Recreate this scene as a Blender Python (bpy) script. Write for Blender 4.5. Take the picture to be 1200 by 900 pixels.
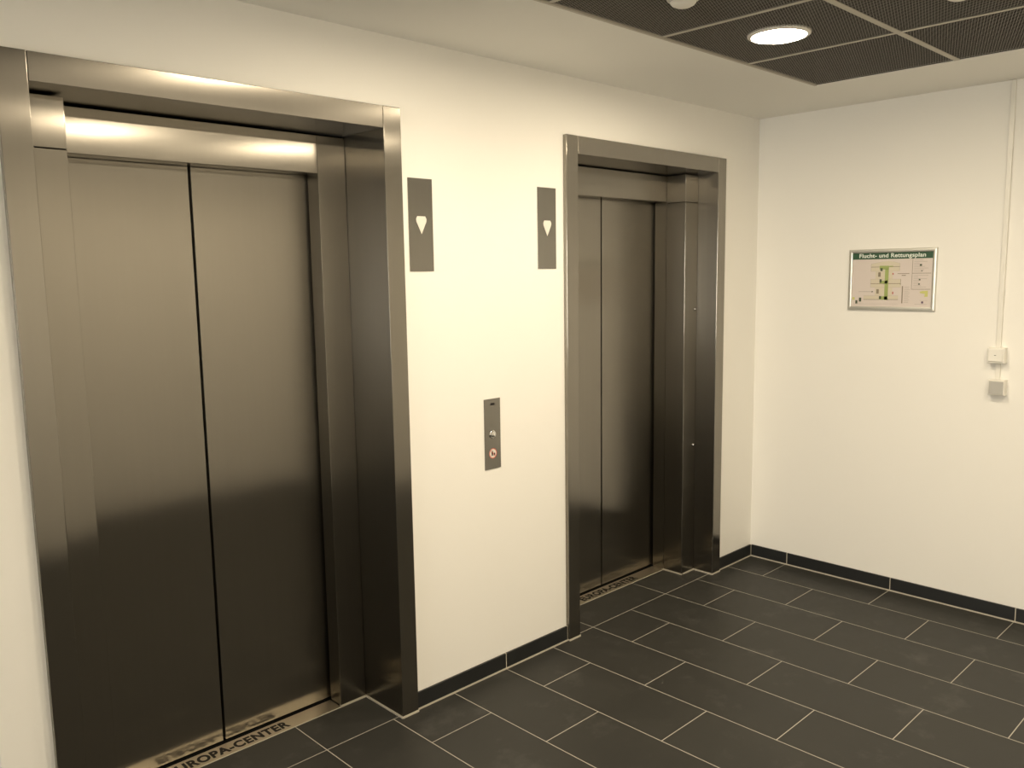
import bpy, bmesh, math, random
from mathutils import Vector, Matrix
C = bpy.context.scene
col = C.collection
random.seed(7)
for o in list(bpy.data.objects): bpy.data.objects.remove(o)

# ------------------------------------------------------------------ camera, world, exposure
cam_d = bpy.data.cameras.new('camera'); cam = bpy.data.objects.new('camera', cam_d); col.objects.link(cam)
YAW, PITCH, ROLL, FPX = 0.7708, -0.1294, -0.0150, 988.74
f = Vector((math.sin(YAW)*math.cos(PITCH), math.cos(YAW)*math.cos(PITCH), math.sin(PITCH)))
r0 = Vector((math.cos(YAW), -math.sin(YAW), 0)); u0 = r0.cross(f)
rr = math.cos(ROLL)*r0 + math.sin(ROLL)*u0; uu = -math.sin(ROLL)*r0 + math.cos(ROLL)*u0
M = Matrix((rr, uu, -f)).transposed().to_4x4(); M.translation = (-4.4843, -2.5576, 1.7178)
cam.matrix_world = M
cam_d.sensor_width = 36; cam_d.lens = 36*FPX/1200; cam_d.clip_start = 0.02
C.camera = cam
w = bpy.data.worlds.new('world'); C.world = w; w.use_nodes = True
w.node_tree.nodes['Background'].inputs[0].default_value = (0.85, 0.92, 1, 1)
w.node_tree.nodes['Background'].inputs[1].default_value = 0.05
C.view_settings.view_transform = 'Standard'; C.view_settings.look = 'None'
C.view_settings.gamma = 1; C.view_settings.use_curve_mapping = False
C.view_settings.exposure = 0.20
LAMP_COLOR = (1.0, 0.85, 0.625, 1); LAMP_POWER = 185.0
DAYLIGHT = (1.0, 0.95, 0.85, 1); DAY_POWER = 16.0

# ------------------------------------------------------------------ materials
def mat(name, color, rough=0.5, metal=0.0, spec=0.5):
    m = bpy.data.materials.new(name); m.use_nodes = True
    b = m.node_tree.nodes['Principled BSDF']
    b.inputs['Base Color'].default_value = (*color, 1); b.inputs['Roughness'].default_value = rough
    b.inputs['Metallic'].default_value = metal; b.inputs['Specular IOR Level'].default_value = spec
    return m
class NT:
    def __init__(s, m): s.t = m.node_tree; s.b = s.t.nodes['Principled BSDF']
    def n(s, typ, **kw):
        x = s.t.nodes.new(typ)
        for k, v in kw.items(): setattr(x, k, v)
        return x
    def l(s, a, b): s.t.links.new(a, b)
    def m(s, op, a, b=None, c=None):
        x = s.n('ShaderNodeMath', operation=op)
        for i, v in enumerate((a, b, c)):
            if v is None: continue
            if isinstance(v, (int, float)): x.inputs[i].default_value = v
            else: s.l(v, x.inputs[i])
        return x.outputs[0]
    def noise(s, vec, scale, detail=4, rough=0.55):
        x = s.n('ShaderNodeTexNoise'); x.inputs['Scale'].default_value = scale
        x.inputs['Detail'].default_value = detail; x.inputs['Roughness'].default_value = rough
        s.l(vec, x.inputs['Vector']); return x.outputs['Fac']
    def mapr(s, v, a, b, c, d):
        x = s.n('ShaderNodeMapRange'); s.l(v, x.inputs[0])
        for i, q in enumerate((a, b, c, d)): x.inputs[i+1].default_value = q
        return x.outputs[0]
    def mix(s, fac, a, b):
        x = s.n('ShaderNodeMix', data_type='RGBA')
        if isinstance(fac, (int, float)): x.inputs[0].default_value = fac
        else: s.l(fac, x.inputs[0])
        for i, v in ((6, a), (7, b)):
            if isinstance(v, tuple): x.inputs[i].default_value = (*v, 1)
            else: s.l(v, x.inputs[i])
        return x.outputs[2]

def steel(name, base=(0.305, 0.284, 0.246), fine=(.170, .93), broad=(.385, 1.0), share=.29):
    """vertically brushed steel: a tight and a broad anisotropic lobe, both spread sideways"""
    m = mat(name, base, fine[0], 1.0); k = NT(m)
    g = k.n('ShaderNodeNewGeometry')
    cr = k.n('ShaderNodeVectorMath', operation='CROSS_PRODUCT'); k.l(g.outputs['Normal'], cr.inputs[0]); cr.inputs[1].default_value = (0, 0, 1)
    ad = k.n('ShaderNodeVectorMath', operation='ADD'); k.l(cr.outputs[0], ad.inputs[0]); ad.inputs[1].default_value = (0.001, 0.0007, 0)
    mp = k.n('ShaderNodeMapping'); k.l(g.outputs['Position'], mp.inputs[0]); mp.inputs['Scale'].default_value = (60, 60, 1.0)
    st = k.noise(mp.outputs[0], 1.0, 2)
    bl = k.noise(g.outputs['Position'], 2.2, 3)
    c = k.mix(k.m('ADD', k.mapr(st, .25, .75, 0, .5), k.mapr(bl, .3, .7, 0, .5)), tuple(q*.97 for q in base), tuple(q*1.03 for q in base))
    b2 = k.n('ShaderNodeBsdfPrincipled'); b2.inputs['Metallic'].default_value = 1
    for b, (r, an) in ((k.b, fine), (b2, broad)):
        k.l(ad.outputs[0], b.inputs['Tangent']); b.inputs['Anisotropic'].default_value = an
        k.l(c, b.inputs['Base Color']); k.l(k.mapr(bl, .3, .7, r-.015, r+.015), b.inputs['Roughness'])
    mx = k.n('ShaderNodeMixShader'); mx.inputs[0].default_value = share
    k.l(k.b.outputs[0], mx.inputs[1]); k.l(b2.outputs[0], mx.inputs[2])
    k.l(mx.outputs[0], k.t.nodes['Material Output'].inputs['Surface'])
    return m
STEEL = steel('brushed_steel')
PLATE = steel('plate_steel', (0.30, 0.285, 0.255))
SILL = mat('sill_metal', (0.62, 0.56, 0.45), 0.38, 1.0)
CHROME = mat('chrome', (0.75, 0.74, 0.72), 0.12, 1.0)
BLACK = mat('black', (0.006, 0.006, 0.006), 0.8, 0, .1)
INK = mat('ink', (0.012, 0.010, 0.009), 0.6, 0, .3)
SILICONE = mat('silicone', (0.50, 0.46, 0.38), 0.6)
WHITE_PLASTIC = mat('white_plastic', (0.80, 0.78, 0.72), 0.35)
GREY_PLASTIC = mat('grey_plastic', (0.46, 0.45, 0.42), 0.45)
ARROW = mat('arrow_acrylic', (0.78, 0.75, 0.68), 0.3)
ALU = mat('aluminium', (0.66, 0.65, 0.60), 0.38, 0.85)
PAPER = mat('paper', (0.66, 0.59, 0.55), 0.45)
GREEN = mat('sign_green', (0.028, 0.085, 0.042), 0.4)
PLAN_GREEN = mat('plan_green', (0.33, 0.40, 0.13), 0.5)
PLAN_TAN = mat('plan_tan', (0.63, 0.57, 0.45), 0.5)
PLAN_LINE = mat('plan_line', (0.24, 0.20, 0.14), 0.5)
PLAN_FAINT = mat('plan_faint', (0.48, 0.43, 0.39), 0.5)
PLAN_DARK = mat('plan_dark', (0.07, 0.09, 0.05), 0.5)
PLAN_RED = mat('plan_red', (0.45, 0.12, 0.10), 0.5)
PLAN_YELLOW = mat('plan_yellow', (0.55, 0.55, 0.18), 0.5)
PLAN_PURPLE = mat('plan_purple', (0.13, 0.08, 0.14), 0.5)
TEXT_WHITE = mat('text_white', (0.80, 0.85, 0.78), 0.5)
STICKER = mat('sticker_white', (0.80, 0.74, 0.68), 0.35)
STICKER_RED = mat('sticker_red', (0.55, 0.10, 0.06), 0.4)
MESH = mat('mesh_paint', (0.24, 0.225, 0.20), 0.55)
RAIL = mat('rail_paint', (0.50, 0.47, 0.40), 0.5)
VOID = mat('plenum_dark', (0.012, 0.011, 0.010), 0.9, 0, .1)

def plaster(name, color, bump):
    m = mat(name, color, 0.75, 0, .25); k = NT(m); g = k.n('ShaderNodeNewGeometry')
    n = k.noise(g.outputs['Position'], 160, 3); bp = k.n('ShaderNodeBump'); bp.inputs['Strength'].default_value = bump
    bp.inputs['Distance'].default_value = 0.002; k.l(n, bp.inputs['Height']); k.l(bp.outputs[0], k.b.inputs['Normal'])
    v = k.noise(g.outputs['Position'], 1.1, 4)
    k.l(k.mix(k.mapr(v, .3, .7, 0, 1), tuple(q*.985 for q in color), color), k.b.inputs['Base Color'])
    return m
WALL = plaster('wall_paint', (0.885, 0.87, 0.825), .12)
CEIL = plaster('ceiling_paint', (0.87, 0.86, 0.815), .08)

def tile_base(k, pos, cell=None):
    n1 = k.noise(pos, 3.0, 5, .6); n2 = k.noise(pos, 26, 4, .65)
    v = k.m('ADD', k.m('MULTIPLY', n1, .65), k.m('MULTIPLY', n2, .35))
    if cell is not None: v = k.m('ADD', v, k.m('MULTIPLY', k.m('SUBTRACT', cell, .5), .12))
    return v
def floor_mat():
    m = mat('slate_tiles', (0.06, 0.055, 0.045), 0.42, 0, .25); k = NT(m)
    g = k.n('ShaderNodeNewGeometry'); s = k.n('ShaderNodeSeparateXYZ'); k.l(g.outputs['Position'], s.inputs[0])
    x, y = s.outputs[0], s.outputs[1]
    a = k.m('DIVIDE', k.m('SUBTRACT', k.m('MULTIPLY', x, -1), .2688), .3)
    fa = k.m('FLOOR', a)
    par = k.m('MODULO', k.m('ADD', fa, 20), 2)
    off = k.m('SUBTRACT', .532, k.m('MULTIPLY', par, .298))
    t = k.m('DIVIDE', k.m('SUBTRACT', k.m('MULTIPLY', y, -1), off), .6)
    dx = k.m('MULTIPLY', k.m('SUBTRACT', .5, k.m('ABSOLUTE', k.m('SUBTRACT', k.m('FRACT', a), .5))), .3)
    dy = k.m('MULTIPLY', k.m('SUBTRACT', .5, k.m('ABSOLUTE', k.m('SUBTRACT', k.m('FRACT', t), .5))), .6)
    rec = k.m('GREATER_THAN', y, .004)
    xo = k.m('ADD', .8688, k.m('MULTIPLY', k.m('LESS_THAN', x, -2.0), .3))     # long tiles inside the two recesses
    b = k.m('DIVIDE', k.m('SUBTRACT', k.m('MULTIPLY', x, -1), xo), .6)
    dr = k.m('MULTIPLY', k.m('SUBTRACT', .5, k.m('ABSOLUTE', k.m('SUBTRACT', k.m('FRACT', b), .5))), .6)
    dx = k.m('ADD', k.m('MULTIPLY', dx, k.m('SUBTRACT', 1, rec)), k.m('MULTIPLY', dr, rec))
    dy = k.m('ADD', dy, rec)
    dth = k.m('ABSOLUTE', k.m('SUBTRACT', y, .004))
    d = k.m('MINIMUM', k.m('MINIMUM', dx, dy), dth)
    gr = k.mapr(d, .0013, .0022, 1, 0)
    cv = k.n('ShaderNodeCombineXYZ'); k.l(fa, cv.inputs[0]); k.l(k.m('FLOOR', t), cv.inputs[1]); k.l(rec, cv.inputs[2])
    wn = k.n('ShaderNodeTexWhiteNoise', noise_dimensions='3D'); k.l(cv.outputs[0], wn.inputs[0])
    v = tile_base(k, g.outputs['Position'], wn.outputs[0])
    c = k.mix(k.mapr(v, .3, .7, 0, 1), (0.0255, 0.0250, 0.0225), (0.039, 0.0380, 0.0335))
    sm = k.noise(g.outputs['Position'], 4.5, 6, .7)
    c = k.mix(k.mapr(sm, .56, .74, 0, .5), c, (0.085, 0.083, 0.076))
    c = k.mix(gr, c, (0.42, 0.395, 0.34))
    k.l(c, k.b.inputs['Base Color'])
    k.l(k.m('MAXIMUM', k.mapr(v, .3, .7, .40, .52), k.m('MULTIPLY', gr, .8)), k.b.inputs['Roughness'])
    bp = k.n('ShaderNodeBump'); bp.inputs['Strength'].default_value = .35; bp.inputs['Distance'].default_value = .002
    k.l(k.m('SUBTRACT', k.m('MULTIPLY', v, .4), gr), bp.inputs['Height']); k.l(bp.outputs[0], k.b.inputs['Normal'])
    return m
FLOOR = floor_mat()
SKIRT = mat('skirting_tile', (0.0145, 0.0155, 0.0155), 0.45)

# ------------------------------------------------------------------ mesh helpers
def bx(bm, x0, x1, y0, y1, z0, z1):
    vs = [bm.verts.new(p) for p in ((x0,y0,z0),(x1,y0,z0),(x1,y1,z0),(x0,y1,z0),(x0,y0,z1),(x1,y0,z1),(x1,y1,z1),(x0,y1,z1))]
    for q in ((3,2,1,0),(4,5,6,7),(0,1,5,4),(1,2,6,5),(2,3,7,6),(3,0,4,7)): bm.faces.new([vs[i] for i in q])
def cyl(bm, c, ax, r0, r1, h, n=40, cap=True):
    """frustum from c along unit axis ax"""
    ax = Vector(ax).normalized(); t = ax.orthogonal().normalized(); b = ax.cross(t); c = Vector(c)
    A = [bm.verts.new(c + r0*(math.cos(2*math.pi*i/n)*t + math.sin(2*math.pi*i/n)*b)) for i in range(n)]
    B = [bm.verts.new(c + ax*h + r1*(math.cos(2*math.pi*i/n)*t + math.sin(2*math.pi*i/n)*b)) for i in range(n)]
    for i in range(n): bm.faces.new((A[i], A[(i+1)%n], B[(i+1)%n], B[i]))
    if cap: bm.faces.new(B); bm.faces.new(A[::-1])
def lathe(bm, c, prof, n=48, ax=(0,0,1)):
    ax = Vector(ax).normalized(); t = ax.orthogonal().normalized(); b = ax.cross(t); c = Vector(c); rings = []
    for r, h in prof:
        if r < 1e-6: rings.append([bm.verts.new(c + ax*h)])
        else: rings.append([bm.verts.new(c + ax*h + r*(math.cos(2*math.pi*i/n)*t + math.sin(2*math.pi*i/n)*b)) for i in range(n)])
    for A, B in zip(rings, rings[1:]):
        for i in range(n):
            j = (i+1) % n
            if len(A) == 1: bm.faces.new((A[0], B[j], B[i]))
            elif len(B) == 1: bm.faces.new((A[i], A[j], B[0]))
            else: bm.faces.new((A[i], A[j], B[j], B[i]))
def poly(bm, pts):
    bm.faces.new([bm.verts.new(p) for p in pts])
def prism(bm, pts, d):
    d = Vector(d); a = [bm.verts.new(p) for p in pts]; b = [bm.verts.new(Vector(p)+d) for p in pts]; n = len(a)
    bm.faces.new(a[::-1]); bm.faces.new(b)
    for i in range(n): bm.faces.new((a[i], a[(i+1)%n], b[(i+1)%n], b[i]))
def obj(name, bm, m, parent=None, bevel=0, smooth=False, label=None):
    bmesh.ops.recalc_face_normals(bm, faces=bm.faces)
    if bevel:
        bmesh.ops.bevel(bm, geom=[e for e in bm.edges], offset=bevel, segments=2, affect='EDGES', profile=.5, clamp_overlap=True)
    me = bpy.data.meshes.new(name); bm.to_mesh(me); bm.free(); me.materials.append(m)
    if smooth:
        for p in me.polygons: p.use_smooth = True
        me.set_sharp_from_angle(angle=math.radians(35))
    o = bpy.data.objects.new(name, me); col.objects.link(o)
    if parent:
        o.parent = parent; base = parent
        off = Vector((0,0,0))
        while base: off += base.location; base = base.parent
        me.transform(Matrix.Translation(-off))
    if label: o['label'] = label
    return o
def boxo(name, dims, m, parent=None, bevel=0, label=None):
    bm = bmesh.new(); bx(bm, *dims); return obj(name, bm, m, parent, bevel, label=label)
def thing(name, label, cat, loc, group=None):
    o = bpy.data.objects.new(name, None); col.objects.link(o); o.empty_display_size = .1
    o.location = loc; o['label'] = label; o['category'] = cat
    if group: o['group'] = group
    return o
def struct(name, bm, m, bevel=0):
    o = obj(name, bm, m, None, bevel); o['kind'] = 'structure'; return o
def text_mesh(body, width, height, bold=0.0, spacing=1.0):
    cu = bpy.data.curves.new('lettering', 'FONT'); cu.body = body; cu.offset = bold; cu.space_character = spacing
    cu.extrude = 0.0; cu.fill_mode = 'FRONT' if hasattr(cu, 'fill_mode') else cu.fill_mode
    to = bpy.data.objects.new('lettering_source', cu); col.objects.link(to)
    dg = bpy.context.evaluated_depsgraph_get(); me = bpy.data.meshes.new_from_object(to.evaluated_get(dg))
    bpy.data.objects.remove(to)
    xs = [v.co.x for v in me.vertices]; ys = [v.co.y for v in me.vertices]
    sx, sy = width/(max(xs)-min(xs)), height/(max(ys)-min(ys))
    for v in me.vertices: v.co = ((v.co.x-min(xs))*sx, (v.co.y-min(ys))*sy, 0)
    return me
def text_obj(name, me, m, parent, matrix):
    off = Vector((0,0,0)); b = parent
    while b: off += b.location; b = b.parent
    me.transform(Matrix.Translation(-off) @ matrix); me.materials.append(m)
    o = bpy.data.objects.new(name, me); col.objects.link(o); o.parent = parent; return o

# ------------------------------------------------------------------ dimensions
HC = 2.572                                   # plaster ceiling
PX = [-.595, -1.207, -1.815, -2.42, -3.03, -3.635, -4.24, -4.85, -5.455, -6.06]
PY = [-.62, -1.243, -1.866, -2.489]
YF = -3.0                                    # opposite wall
XL = -11.0
XC = -3.990                                  # free corner of the lift wall
F1 = (-3.857, -2.563); F2 = (-1.667, -.373)  # outer edges of the two steel frames
SW = .077; ZI = 2.243; ZO = 2.321

# ------------------------------------------------------------------ room shell
bm = bmesh.new(); bx(bm, XL, .1, YF-.1, 3.2, -.1, 0); struct('floor', bm, FLOOR)
bm = bmesh.new(); bx(bm, 0, .15, YF-.15, .6, -.1, 2.9); struct('wall_right', bm, WALL)
bm = bmesh.new(); bx(bm, XL-.15, .0, YF-.15, YF, -.1, 2.9); struct('wall_front', bm, WALL)
bm = bmesh.new()
for q in ((YF, -2.4, -.1, 2.9), (-.5, 3.2, -.1, 2.9), (-2.4, -.5, -.1, .5), (-2.4, -.5, 2.35, 2.9)): bx(bm, XL-.15, XL, *q)
struct('wall_left', bm, WALL)
bm = bmesh.new(); bx(bm, XL, XC, 3.2, 3.35, -.1, 2.9); struct('wall_corridor', bm, WALL)
bm = bmesh.new()
bx(bm, XC, F1[0], 0, 3.2, 0, 2.9)
bx(bm, F1[1], F2[0], 0, .25, 0, 2.9); bx(bm, F2[1], 0, 0, .25, 0, 2.9)
for F in (F1, F2): bx(bm, F[0], F[1], 0, .25, ZO, 2.9)
struct('wall_back', bm, WALL)
bm = bmesh.new(); bx(bm, F1[0], 0, .40, .5, -.05, 2.6); struct('dark_backing', bm, BLACK)  # black backing added behind the doors so their gaps read as deep shade
# ceiling: plaster border round the recessed mesh field, dark plenum above
bm = bmesh.new()
bx(bm, XL, 0, PY[0], 0, HC, HC+.1); bx(bm, PX[0], 0, YF, PY[0], HC, HC+.1)
bx(bm, XL, PX[0], YF, PY[3], HC, HC+.1); bx(bm, XL, PX[-1], PY[3], PY[0], HC, HC+.1)
bx(bm, XL, XC, 0, 3.2, HC, HC+.1)
struct('ceiling', bm, CEIL)
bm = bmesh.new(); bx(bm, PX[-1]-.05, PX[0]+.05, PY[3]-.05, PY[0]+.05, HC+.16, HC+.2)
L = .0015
for q in ((PX[-1], PX[-1]+L, PY[3], PY[0]), (PX[0]-L, PX[0], PY[3], PY[0]), (PX[-1], PX[0], PY[3], PY[3]+L), (PX[-1], PX[0], PY[0]-L, PY[0])): bx(bm, *q, HC+.003, HC+.161)  # dark lining added to seal out light and hide lit border edges
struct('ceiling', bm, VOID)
# edge profile on the lift side of the mesh field and the T-bar grid
bm = bmesh.new(); bx(bm, PX[-1], PX[0], PY[0]-.010, PY[0]+.001, HC-.0015, HC+.006); struct('trim_1', bm, RAIL)
bm = bmesh.new()
for y in PY[1:3]: bx(bm, PX[-1], PX[0], y-.012, y+.012, HC+.0005, HC+.0025)
for x in PX[1:-1]: bx(bm, x-.009, x+.009, PY[3], PY[0], HC+.0008, HC+.0028)
struct('trim_2', bm, RAIL)
# skirting tiles with pale joints
def skirt(name, pieces, joints):
    bm = bmesh.new()
    for p in pieces: bx(bm, *p)
    o = struct(name, bm, SKIRT, .0012)
    bm = bmesh.new()
    for p in joints: bx(bm, *p)
    obj('joint', bm, SILICONE, o, label='pale joint between and below the skirting tiles')
SH = .0715; ST = .0095
def along_x(xs, name):
    P, J = [], []
    for a, b in zip(xs, xs[1:]):
        P.append((a+.002, b-.002, -ST, 0, .006, SH))
        J.append((b-.0022, b+.0022, -ST+.0008, 0, .001, SH-.0004))
    J.append((xs[0]-.001, xs[0]+.003, -ST+.0006, 0, .001, SH-.0004))
    J.append((xs[0], xs[-1], -ST-.0025, -.001, 0, .0068))
    skirt(name, P, J)
along_x([F1[1]+.001, -2.0688, F2[0]-.001], 'baseboard_back')
along_x([F2[1]+.001, -ST], 'baseboard_corner')
along_x([XC, F1[0]-.001], 'baseboard_corridor')
ys = [-ST, -.243] + [-.839-.6*i for i in range(4)]
P, J = [], []
for a, b in zip(ys, ys[1:]):
    b = max(b, YF); P.append((-ST, 0, b+.002, a-.002, .006, SH)); J.append((-ST+.0008, 0, b-.0022, b+.0022, .001, SH-.0004))
J.append((-ST-.0025, -.001, YF, -.0095, 0, .0068)); J.append((-ST-.001, -ST+.004, -ST-.001, -ST+.004, .001, SH))
skirt('baseboard_right', P, J)
bm = bmesh.new(); bx(bm, XL, 0, YF, YF+ST, .004, SH); struct('baseboard_front', bm, SKIRT)

# ------------------------------------------------------------------ the two lifts
YC = .106; YH = .232; YD = .322
def lift(F, side, label):
    """side=+1: deep box column on the right of the doors, -1: on the left"""
    x0, x1 = F; i0, i1 = x0+SW, x1-SW
    t = thing('elevator', label, 'elevator', ((x0+x1)/2, 0, 0))
    Z0 = .007
    boxo('jamb', (x0, i0, -.02, .25, Z0, ZO), STEEL, t, .0024)
    boxo('jamb', (i1, x1, -.02, .25, Z0, ZO), STEEL, t, .0024)
    boxo('frame_header', (i0+.0012, i1-.0012, -.02, .25, ZI, ZO-.0008), STEEL, t, .0014)
    dw = .121                                    # column width
    d0, d1 = i0+dw, i1-dw                        # clear opening
    zt = ZI-.007
    for s, (a, b) in ((-1, (i0+.0015, d0)), (1, (d1, i1-.0015))):
        front = YC if s == side else YH
        if front == YC:
            c = boxo('column', (a, b, front, YH-.0022, Z0, 2.0900), STEEL, t, .0020)
            boxo('column_cap', (a, b, front, YH-.0022, 2.0912, zt), STEEL, c, .0016)
            ex = (b-.018) if s > 0 else (a+.018)
            for z, r in ((.742, 1.9), (1.511, 1.9), (2.100, .7)):
                bm = bmesh.new(); lathe(bm, (ex, front, z), [(0, -.0045*r), (.004*r, -.0035*r), (.0055*r, 0.0), (.0055*r, .004), (0, .004)], 16, (0, 1, 0))
                obj('screw', bm, CHROME, c, smooth=True, label='small bright domed screw')
            boxo('door_jamb', (a, b, YH, YD-.015, .001, 2.0975), STEEL, t, .0012)
        else:
            boxo('door_jamb', (a, b, YH, YD-.015, Z0, zt), STEEL, t, .0018)
    hx0, hx1 = (i0+.0015, d1-.001) if side < 0 else (d0+.001, i1-.0015)
    boxo('transom', (hx0, hx1, YH, YD-.011, 2.0985, zt), STEEL, t, .0012)
    mid = (d0+d1)/2
    boxo('slot_shade', (d0-.02, d1+.02, YD-.012, YD+.05, -.02, .0012), BLACK, t, label='black strip painted as the shade in the slot under the doors')  # black strip stands in for the shade between sill and doors
    for a, b in ((d0-.05, mid-.0048), (mid+.0048, d1+.05)):
        boxo('door_leaf', (a, b, YD, YD+.028, .010, 2.135), STEEL, t, .0012)
    sl = boxo('sill', (d0+.001, d1-.001, YH, YD-.011, -.01, .0025), SILL, t, .0006, label='pale metal door sill with black lettering')
    me = text_mesh('EUROPA-CENTER', .468, .050, .046, 1.10)
    text_obj('lettering', me, INK, sl, Matrix.Translation((mid-.234, .2455, .0031)))
    # silicone seal at the foot of frame, reveal and columns
    bm = bmesh.new(); s = .006
    bx(bm, x0, i0+.0, -.02-.003, .24, 0, Z0); bx(bm, i1, x1, -.02-.003, .24, 0, Z0)
    bx(bm, i1-.004, i1, -.02, YH, 0, Z0); bx(bm, i0, i0+.004, -.02, YH, 0, Z0)
    for sd, (a, b) in ((-1, (i0, d0)), (1, (d1, i1))):
        fr = YC if sd == side else YH
        bx(bm, a, b, fr-.004, fr+.01, 0, Z0)
        if sd == side: bx(bm, *((d1-.004, d1+.01) if sd > 0 else (d0-.01, d0+.004)), fr-.004, YH, 0, Z0)
    bx(bm, d0, d1, YH-.003, YH, 0, .0022)
    obj('foot_seal', bm, SILICONE, t, label='pale sealant line along the floor')
    return t
lift(F1, -1, 'large brushed steel lift with double doors at the left, nearest the viewer')
lift(F2, 1, 'far brushed steel lift nearer the room corner, right of the call plate')

# ------------------------------------------------------------------ wall fittings on the lift wall
def indicator(x0, x1, z0, z1, label):
    t = thing('direction_indicator', label, 'lift indicator', ((x0+x1)/2, 0, z0), 'down arrow plates beside the lifts')
    boxo('plate', (x0, x1, -.003, 0, z0, z1), PLATE, t, .0007)
    cx = (x0+x1)/2+.001; zt = z1-.140
    bm = bmesh.new(); w = .0245; k = .006
    prism(bm, [(cx-w+k, -.0045, zt), (cx-w, -.0045, zt-.010), (cx-w+.001, -.0045, zt-.020), (cx, -.0045, zt-.066), (cx+w-.001, -.0045, zt-.020), (cx+w, -.0045, zt-.010), (cx+w-k, -.0045, zt)], (0, .004, 0))
    obj('down_arrow', bm, ARROW, t, label='white downward arrow')
indicator(-2.5262, -2.4115, 1.7338, 2.0795, 'tall steel plate with white down arrow touching the large left lift frame')
indicator(-1.8345, -1.7197, 1.7390, 2.0860, 'tall steel plate with white down arrow just left of the far lift frame')

t = thing('call_panel', 'narrow steel call plate with round button and red ringed sticker between the lifts', 'call button', (-2.120, 0, .906))
x0, x1, z0, z1 = -2.1658, -2.0748, .9060, 1.2045
boxo('plate', (x0, x1, -.003, 0, z0, z1), PLATE, t, .0007)
boxo('display', (-2.130, -2.108, -.0038, -.002, 1.1765, 1.187), INK, t, .0003, label='small dark display slot')
bm = bmesh.new(); lathe(bm, (-2.1225, -.003, 1.0545), [(.0175, 0), (.0175, -.003), (.0155, -.0045), (.0135, -.0045), (.0132, -.006), (.012, -.0095), (.006, -.0105), (0, -.0107)], 40, (0, 1, 0))
b = obj('button', bm, CHROME, t, smooth=True, label='round chrome push button')
bm = bmesh.new(); prism(bm, [(-2.127, -.0145, 1.058), (-2.118, -.0145, 1.058), (-2.1225, -.0145, 1.050)], (0, .0045, 0)); obj('button_arrow', bm, ARROW, b)
bm = bmesh.new(); cyl(bm, (-2.121, -.003, .9725), (0, -1, 0), .0215, .0215, .0006, 48); s = obj('sticker', bm, STICKER, t, label='round white sticker with red ring')
bm = bmesh.new()
lathe(bm, (-2.121, -.0036, .9725), [(.0215, 0), (.0215, -.0004), (.0182, -.0004), (.0182, 0)], 48, (0, 1, 0)); obj('red_ring', bm, STICKER_RED, s)
bm = bmesh.new(); P = lambda *q: prism(bm, [(-2.121+a, -.0041, .9725+c) for a, c in q], (0, .0004, 0))
P((-.0115, -.011), (-.0085, -.011), (-.0045, -.002), (-.003, -.011), (-.0005, -.011), (.001, .006), (-.001, .008), (-.006, .007), (-.0105, .002), (-.009, .0005), (-.006, .003))
P((-.0045, .0085), (-.001, .0085), (-.001, .0125), (-.0045, .0125))
P((.004, -.010), (.012, -.010), (.0125, -.003), (.010, .006), (.008, -.001), (.006, .004))
obj('pictogram', bm, INK, s)
bm = bmesh.new(); P = lambda *q: prism(bm, [(-2.121+a, -.0045, .9725+c) for a, c in q], (0, .0004, 0))
P((-.0135, .0120), (-.0120, .0135), (.0135, -.0120), (.0120, -.0135)); obj('red_bar', bm, STICKER_RED, s)

# ------------------------------------------------------------------ right wall: escape plan, switches, trunking
SY0, SY1, SZ0, SZ1 = -.5525, -.9985, 1.5015, 1.8195
t = thing('escape_plan', 'framed escape and rescue plan with green title bar on the right wall', 'sign', (0, (SY0+SY1)/2, SZ0))
fw = .020
bm = bmesh.new()
out = [(SY0, SZ0), (SY0, SZ1), (SY1, SZ1), (SY1, SZ0)]
def off(d): return [(SY0-d, SZ0+d), (SY0-d, SZ1-d), (SY1+d, SZ1-d), (SY1+d, SZ0+d)]
rings = [[bm.verts.new((x, a, b)) for a, b in off(d)] for d, x in ((0, 0), (0, -.010), (.003, -.0135), (.010, -.0145), (.0105, -.0115), (.0135, -.0115), (.014, -.0140), (fw-.001, -.0125), (fw, -.0060))]
for A, B in zip(rings, rings[1:]):
    for i in range(4): bm.faces.new((A[i], A[(i+1)%4], B[(i+1)%4], B[i]))
obj('frame', bm, ALU, t, label='silver snap frame')
U0, U1, V0, V1 = SY0-fw, SY1+fw, SZ1-fw, SZ0+fw
sheet = boxo('plan_sheet', (-.0058, -.001, SY1+.01, SY0-.01, SZ0+.01, SZ1-.01), PAPER, t, label='pale printed plan sheet')
def uv(u, v, x): return (x, U0+(U1-U0)*u, V0+(V1-V0)*v)
def marks(name, m, rects, x=-.0064, label=None):
    bm = bmesh.new()
    for q in rects:
        if len(q) == 4 and not isinstance(q[0], tuple):
            a, b, c, d = q; q = [(a, b), (c, b), (c, d), (a, d)]
        prism(bm, [uv(a, b, x) for a, b in q], (.0007, 0, 0))
    return obj(name, bm, m, sheet, label=label)
def ln(u0, v0, u1, v1, w=.006):
    if abs(u1-u0) > abs(v1-v0): return [(u0, v0-w*.72), (u1, v1-w*.72), (u1, v1+w*.72), (u0, v0+w*.72)]
    return [(u0-w/2, v0), (u0+w/2, v0), (u1+w/2, v1), (u1-w/2, v1)]
marks('title_bar', GREEN, [(0.0, 0.0, 1.0, .117)], label='dark green title bar')
me = text_mesh('Flucht- und Rettungsplan', (abs(U1-U0))*.83, .0285, .02, 1.03)
my = Matrix(((0, 0, 0, -.0070), (-1, 0, 0, U0-.083*abs(U1-U0)), (0, 1, 0, V0-.0315), (0, 0, 0, 1)))
text_obj('title', me, TEXT_WHITE, sheet, my)
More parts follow.
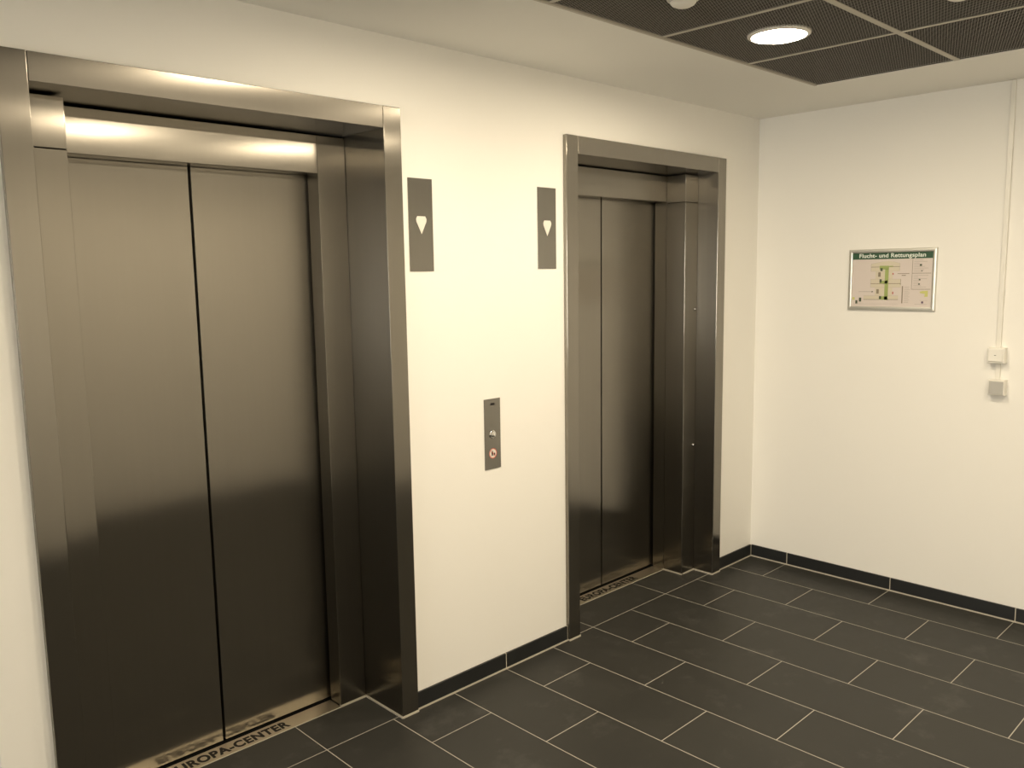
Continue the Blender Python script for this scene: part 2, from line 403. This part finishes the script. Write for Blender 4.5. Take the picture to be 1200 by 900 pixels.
marks('building_wing', PLAN_TAN, [[(.24, .262), (.24, .204), (.39, .165), (.46, .155), (.52, .165), (.604, .201), (.604, .262)], (.242, .265, .60, .345), (.242, .49, .622, .573), (.24, .578, .625, .642), (.155, .798, .595, .868), (.30, .345, .52, .49), (.30, .64, .52, .80)], -.0061, 'pale tan building outline')
marks('green_route', PLAN_GREEN, [(.35, .241, .467, .31), (.421, .30, .466, .876), (.356, .517, .455, .573), (.362, .81, .462, .873), (.47, .245, .52, .262)], -.0068, 'olive green escape route')
marks('plan_wall', PLAN_LINE, [ln(.241, .263, .604, .261, .006), ln(.241, .575, .623, .573, .007), ln(.155, .872, .596, .868, .006), (.639, .619, .652, .936), ln(.755, .386, .983, .386), ln(.755, .677, .983, .677), ln(.759, .113, .755, .677, .004), ln(.621, .489, .618, .60, .004), (.578, .385, .723, .395), (.63, .416, .68, .43), (.335, .361, .366, .445), (.319, .676, .35, .76)], -.0066)
F_ = [ln(.24, .204, .39, .165, .003), ln(.52, .165, .604, .201, .003), ln(.243, .345, .594, .343, .003), ln(.242, .49, .621, .489, .003), ln(.24, .642, .625, .644, .003), ln(.153, .798, .594, .795, .003), ln(.02, .957, .598, .949, .003), ln(.24, .204, .24, .345, .003), ln(.604, .201, .604, .343, .003), ln(.24, .49, .24, .642, .003), (.088, .718, .262, .730)]
F_ += [(.668, .63+.026*i, .668+random.uniform(.05, .085), .638+.026*i) for i in range(12)]
F_ += [(.775, .14+.03*i, .775+random.uniform(.05, .18), .149+.03*i) for i in range(8)] + [(.775, .42+.03*i, .775+random.uniform(.05, .18), .429+.03*i) for i in range(8)]
F_ += [(.86, .88, .955, .885), (.80, .945, .95, .952)]
marks('small_print', PLAN_FAINT, F_, -.00635, 'rows of faint small print')
for q in [(.36, .283, .389, .339), (.355, .492, .382, .556), (.356, .807, .384, .86)]: marks('stair_core', PLAN_DARK, [q], -.0070, 'dark stair block')
for q in [(.05, .888, .077, .951), (.096, .837, .126, .913), [(.26, .708), (.282, .724), (.26, .74)], (.845, .22, .87, .255), (.865, .335, .88, .35), (.84, .49, .86, .515), (.835, .57, .855, .595)]: marks('symbol', PLAN_DARK, [q], -.0070, 'small dark symbol')
for q in [(.52, .723, .535, .768), (.514, .378, .529, .408)]: marks('red_symbol', PLAN_RED, [q], -.0070)
marks('site_plan', PLAN_YELLOW, [[(.858, .72), (.90, .705), (.955, .702), (.955, .81), (.915, .815), (.92, .76), (.86, .745)]], -.0070, 'small yellow green site plan')
marks('green_symbol', PLAN_YELLOW, [(.009, .829, .039, .88)], -.0070)
marks('purple_symbol', PLAN_PURPLE, [(.881, .896, .905, .933)], -.0070)

def shell(bm, y0, y1, z0, z1, prof):
    """box on the right wall: prof = [(inset, x)...] from the wall outwards"""
    rs = [[bm.verts.new((x, a, b)) for a, b in ((y0+d, z0+d), (y1-d, z0+d), (y1-d, z1-d), (y0+d, z1-d))] for d, x in prof]
    for A, B in zip(rs, rs[1:]):
        for i in range(4): bm.faces.new((A[i], A[(i+1)%4], B[(i+1)%4], B[i]))
    bm.faces.new(rs[-1]); bm.faces.new(rs[0][::-1])
t = thing('light_switch', 'white square surface switch at the lower end of the wall trunking', 'switch', (0, -1.2955, 1.261))
bm = bmesh.new(); shell(bm, -1.3325, -1.2585, 1.261, 1.3355, [(0, 0), (0, -.040), (.0025, -.044), (.0065, -.045), (.0068, -.0435)]); obj('housing', bm, WHITE_PLASTIC, t)
bm = bmesh.new(); prism(bm, [(-.0425, -1.3255, 1.2685), (-.0495, -1.3255, 1.2715), (-.0475, -1.3255, 1.300), (-.046, -1.3255, 1.329), (-.0425, -1.3255, 1.329)], (0, .060, 0)); r = obj('rocker', bm, WHITE_PLASTIC, t, .0008)
boxo('indicator_window', (-.0482, -.046, -1.298, -1.290, 1.2985, 1.301), INK, r, label='tiny dark indicator mark')
t = thing('blank_socket', 'square box with grey cover mounted below the white switch', 'socket', (0, -1.3045, 1.1075))
bm = bmesh.new(); shell(bm, -1.3405, -1.2675, 1.1075, 1.1815, [(0, 0), (0, -.036), (.0022, -.041), (.0055, -.042), (.0060, -.0405)]); obj('housing', bm, WHITE_PLASTIC, t)
bm = bmesh.new(); prism(bm, [(-.0400, -1.3345, 1.1135), (-.0435, -1.3345, 1.1140), (-.0445, -1.3345, 1.172), (-.0425, -1.3345, 1.1755), (-.0400, -1.3345, 1.1755)], (0, .061, 0)); c = obj('cover', bm, GREY_PLASTIC, t, .0008, label='grey hinged cover')
boxo('grip', (-.0462, -.0440, -1.320, -1.288, 1.1685, 1.1715), GREY_PLASTIC, c, .0005)
o = thing('cable_trunking', 'slim white cable trunking running from the ceiling down to the switch', 'trunking', (0, -1.2955, 1.336))
boxo('base', (-.006, 0, -1.3055, -1.2865, 1.336, HC-.001), WHITE_PLASTIC, o, .0005); boxo('lid', (-.0135, -.0055, -1.3062, -1.2858, 1.336, HC-.0015), WHITE_PLASTIC, o, .0012)
o = thing('cable_trunking', 'short piece of white trunking between the switch and the grey covered box', 'trunking', (0, -1.299, 1.182))
boxo('base', (-.006, 0, -1.3085, -1.2895, 1.1818, 1.2608), WHITE_PLASTIC, o, .0005); boxo('lid', (-.0135, -.0055, -1.3092, -1.2888, 1.1818, 1.2608), WHITE_PLASTIC, o, .0012)

# ------------------------------------------------------------------ ceiling mesh panels
def clip(px, py, dx, dy, x0, x1, y0, y1):
    t0, t1 = -9, 9
    for p, d, a, b in ((px, dx, x0, x1), (py, dy, y0, y1)):
        if abs(d) < 1e-9: continue
        u, v = (a-p)/d, (b-p)/d
        if u > v: u, v = v, u
        t0, t1 = max(t0, u), min(t1, v)
    return (t0, t1) if t1-t0 > .004 else None
ANG = math.radians(19.3); PITCHM = .0094
def mesh_bm(x0, x1, y0, y1, z, hole=None):
    bm = bmesh.new(); cx, cy = (x0+x1)/2, (y0+y1)/2
    for sgn in (1, -1):
        dx, dy = math.cos(ANG), sgn*math.sin(ANG); nx, ny = -dy, dx
        n = int(.5/PITCHM)+1
        for i in range(-n, n+1):
            px, py = cx+nx*i*PITCHM, cy+ny*i*PITCHM
            c = clip(px, py, dx, dy, x0, x1, y0, y1)
            if not c: continue
            segs = [c]
            if hole:
                hx, hy, hr = hole; bq = dx*(px-hx)+dy*(py-hy); cq = (px-hx)**2+(py-hy)**2-hr*hr; D = bq*bq-cq
                if D > 0:
                    s0, s1 = -bq-math.sqrt(D), -bq+math.sqrt(D); segs = [q for q in ((c[0], min(c[1], s0)), (max(c[0], s1), c[1])) if q[1]-q[0] > .002]
            for a, b in segs:
                h = .00075; zt = z+.0009+(0.0007 if sgn < 0 else 0)
                zb = z + (0.0007 if sgn < 0 else 0)
                q = [(px+dx*s+nx*k*h, py+dy*s+ny*k*h) for s, k in ((a, -1), (b, -1), (b, 1), (a, 1))]
                lo = [bm.verts.new((*p, zb)) for p in q]; hi = [bm.verts.new((*p, zt)) for p in q]
                bm.faces.new(lo[::-1]); bm.faces.new(hi)
                for e in range(4): bm.faces.new((lo[e], lo[(e+1)%4], hi[(e+1)%4], hi[e]))
    return bm
def rim_bm(x0, x1, y0, y1, z):
    bm = bmesh.new(); e = .002
    bx(bm, x0, x1, y0, y0+e, z, z+.003); bx(bm, x0, x1, y1-e, y1, z, z+.003); bx(bm, x0, x0+e, y0+e, y1-e, z, z+.003); bx(bm, x1-e, x1, y0+e, y1-e, z, z+.003)
    return bm
LAMPS = {(1, 0): 0, (3, 0): 0, (1, 2): 0, (3, 2): 0, (6, 2): 0}
LR = .112
def centre(i, j): return ((PX[i]+PX[i+1])/2, (PY[j]+PY[j+1])/2)
VIS = {(0, 0): 'dark mesh ceiling panel in the corner of the mesh field, above the room corner',
       (1, 0): 'dark mesh ceiling panel holding the lit round downlight',
       (2, 0): 'dark mesh ceiling panel with the white smoke detector',
       (3, 0): 'small visible corner of dark mesh ceiling panel left of the smoke detector panel',
       (0, 1): 'dark mesh ceiling panel at the top right edge, along the right ceiling border',
       (1, 1): 'dark mesh ceiling panel behind the downlight panel, cut by the top edge'}
ZM = HC+.0035
rest = []
for i in range(9):
    for j in range(3):
        x1, x0 = PX[i]-.003, PX[i+1]+.003; y1, y0 = PY[j]-(.0105 if j == 0 else .003), PY[j+1]+.003
        if i == 0: x1 = PX[0]-.002
        cx, cy = centre(i, j)
        hole = (cx, cy, LR-.012) if (i, j) in LAMPS else None
        e = .002
        if (i, j) in VIS:
            t = thing('ceiling_panel', VIS[(i, j)], 'ceiling panel', (cx, cy, HC), 'dark mesh ceiling panels')
            obj('mesh', mesh_bm(x0+e, x1-e, y0+e, y1-e, ZM, hole), MESH, t); obj('rim', rim_bm(x0, x1, y0, y1, HC+.0050), MESH, t)
        else:
            rest.append((x0, x1, y0, y1, hole))
# the part of the mesh field behind the viewer and above the frame, same panels
bm = bmesh.new()
for x0, x1, y0, y1, hole in rest:
    for b2 in (mesh_bm(x0, x1, y0, y1, ZM, hole), rim_bm(x0, x1, y0, y1, HC+.0050)):
        me = bpy.data.meshes.new('field'); b2.to_mesh(me); b2.free(); bm.from_mesh(me); bpy.data.meshes.remove(me)
struct('ceiling', bm, MESH)

# daylight window at the far left end of the hall (outside the picture)
DAY = bpy.data.materials.new('daylight_pane'); DAY.use_nodes = True
nt = DAY.node_tree; nt.nodes.clear(); e = nt.nodes.new('ShaderNodeEmission'); oo = nt.nodes.new('ShaderNodeOutputMaterial')
e.inputs[0].default_value = DAYLIGHT; e.inputs[1].default_value = DAY_POWER; nt.links.new(e.outputs[0], oo.inputs[0])
bm = bmesh.new(); bx(bm, XL-.09, XL-.07, -2.4, -.5, .5, 2.35); wo = struct('window_1', bm, DAY)
bm = bmesh.new()
for y in (-2.37, -1.45, -.53): bx(bm, XL-.07, XL-.01, y-.03, y+.03, .5, 2.35)
for z in (.53, 2.32): bx(bm, XL-.069, XL-.012, -2.34, -.56, z-.03, z+.03)
obj('window_frame', bm, ALU, wo)
# ------------------------------------------------------------------ downlights and detectors
EMIT = bpy.data.materials.new('lamp_diffuser'); EMIT.use_nodes = True
nt = EMIT.node_tree; nt.nodes.clear(); e = nt.nodes.new('ShaderNodeEmission'); oo = nt.nodes.new('ShaderNodeOutputMaterial')
e.inputs[0].default_value = LAMP_COLOR; e.inputs[1].default_value = LAMP_POWER; nt.links.new(e.outputs[0], oo.inputs[0])
def downlight(x, y, label, group=None):
    t = thing('downlight', label, 'ceiling light', (x, y, HC), group)
    bm = bmesh.new(); lathe(bm, (x, y, HC), [(.098, .0095), (.096, .002), (.099, -.0035), (.106, -.0035), (.1125, .001), (.1135, .006), (.1135, .0085), (.098, .0095)], 64)
    obj('trim_ring', bm, WHITE_PLASTIC, t, smooth=True, label='white trim ring')
    bm = bmesh.new(); cyl(bm, (x, y, HC+.012), (0, 0, 1), .100, .085, .09, 48); obj('housing', bm, VOID, t)
    bm = bmesh.new(); n = 64; c = bm.verts.new((x, y, HC+.0005)); R = [bm.verts.new((x+.096*math.cos(2*math.pi*i/n), y+.096*math.sin(2*math.pi*i/n), HC+.0015)) for i in range(n)]
    for i in range(n): bm.faces.new((c, R[(i+1)%n], R[i]))
    obj('diffuser', bm, EMIT, t, label='glowing round diffuser')
for (i, j) in LAMPS:
    x, y = centre(i, j)
    if (i, j) == (1, 0): downlight(x, y, 'lit round white downlight in the dark mesh ceiling')
    else: downlight(x, y, 'added round downlight in the corridor, out of view, to light the wall end face', 'downlights outside the picture')
downlight(-5.0, .8, 'added round downlight in the corridor, out of view, to light the wall end face', 'downlights outside the picture')  # unseen corridor lamp added to brighten the end face of the lift wall
def detector(x, y, label):
    t = thing('smoke_detector', label, 'smoke detector', (x, y, HC))
    bm = bmesh.new(); lathe(bm, (x, y, HC), [(0, .009), (.052, .009), (.052, -.003), (.050, -.006), (.043, -.0065)], 48); obj('base', bm, WHITE_PLASTIC, t, smooth=True)
    bm = bmesh.new(); lathe(bm, (x, y, HC), [(0, -.006), (.042, -.006), (.041, -.014), (.036, -.020), (.024, -.026), (.010, -.029), (0, -.030)], 48); h = obj('sensor_head', bm, WHITE_PLASTIC, t, smooth=True)
    bm = bmesh.new(); lathe(bm, (x, y, HC), [(.0421, -.0085), (.0426, -.009), (.0424, -.0115), (.0416, -.012)], 48); obj('vent_slot', bm, GREY_PLASTIC, h, smooth=True)
x, y = centre(2, 0); detector(x-.022, y-.012, 'white smoke detector on the mesh ceiling left of the downlight')
x, y = centre(1, 1); detector(x-.036, y-.008, 'white ceiling detector barely showing at the top edge, right of the downlight')
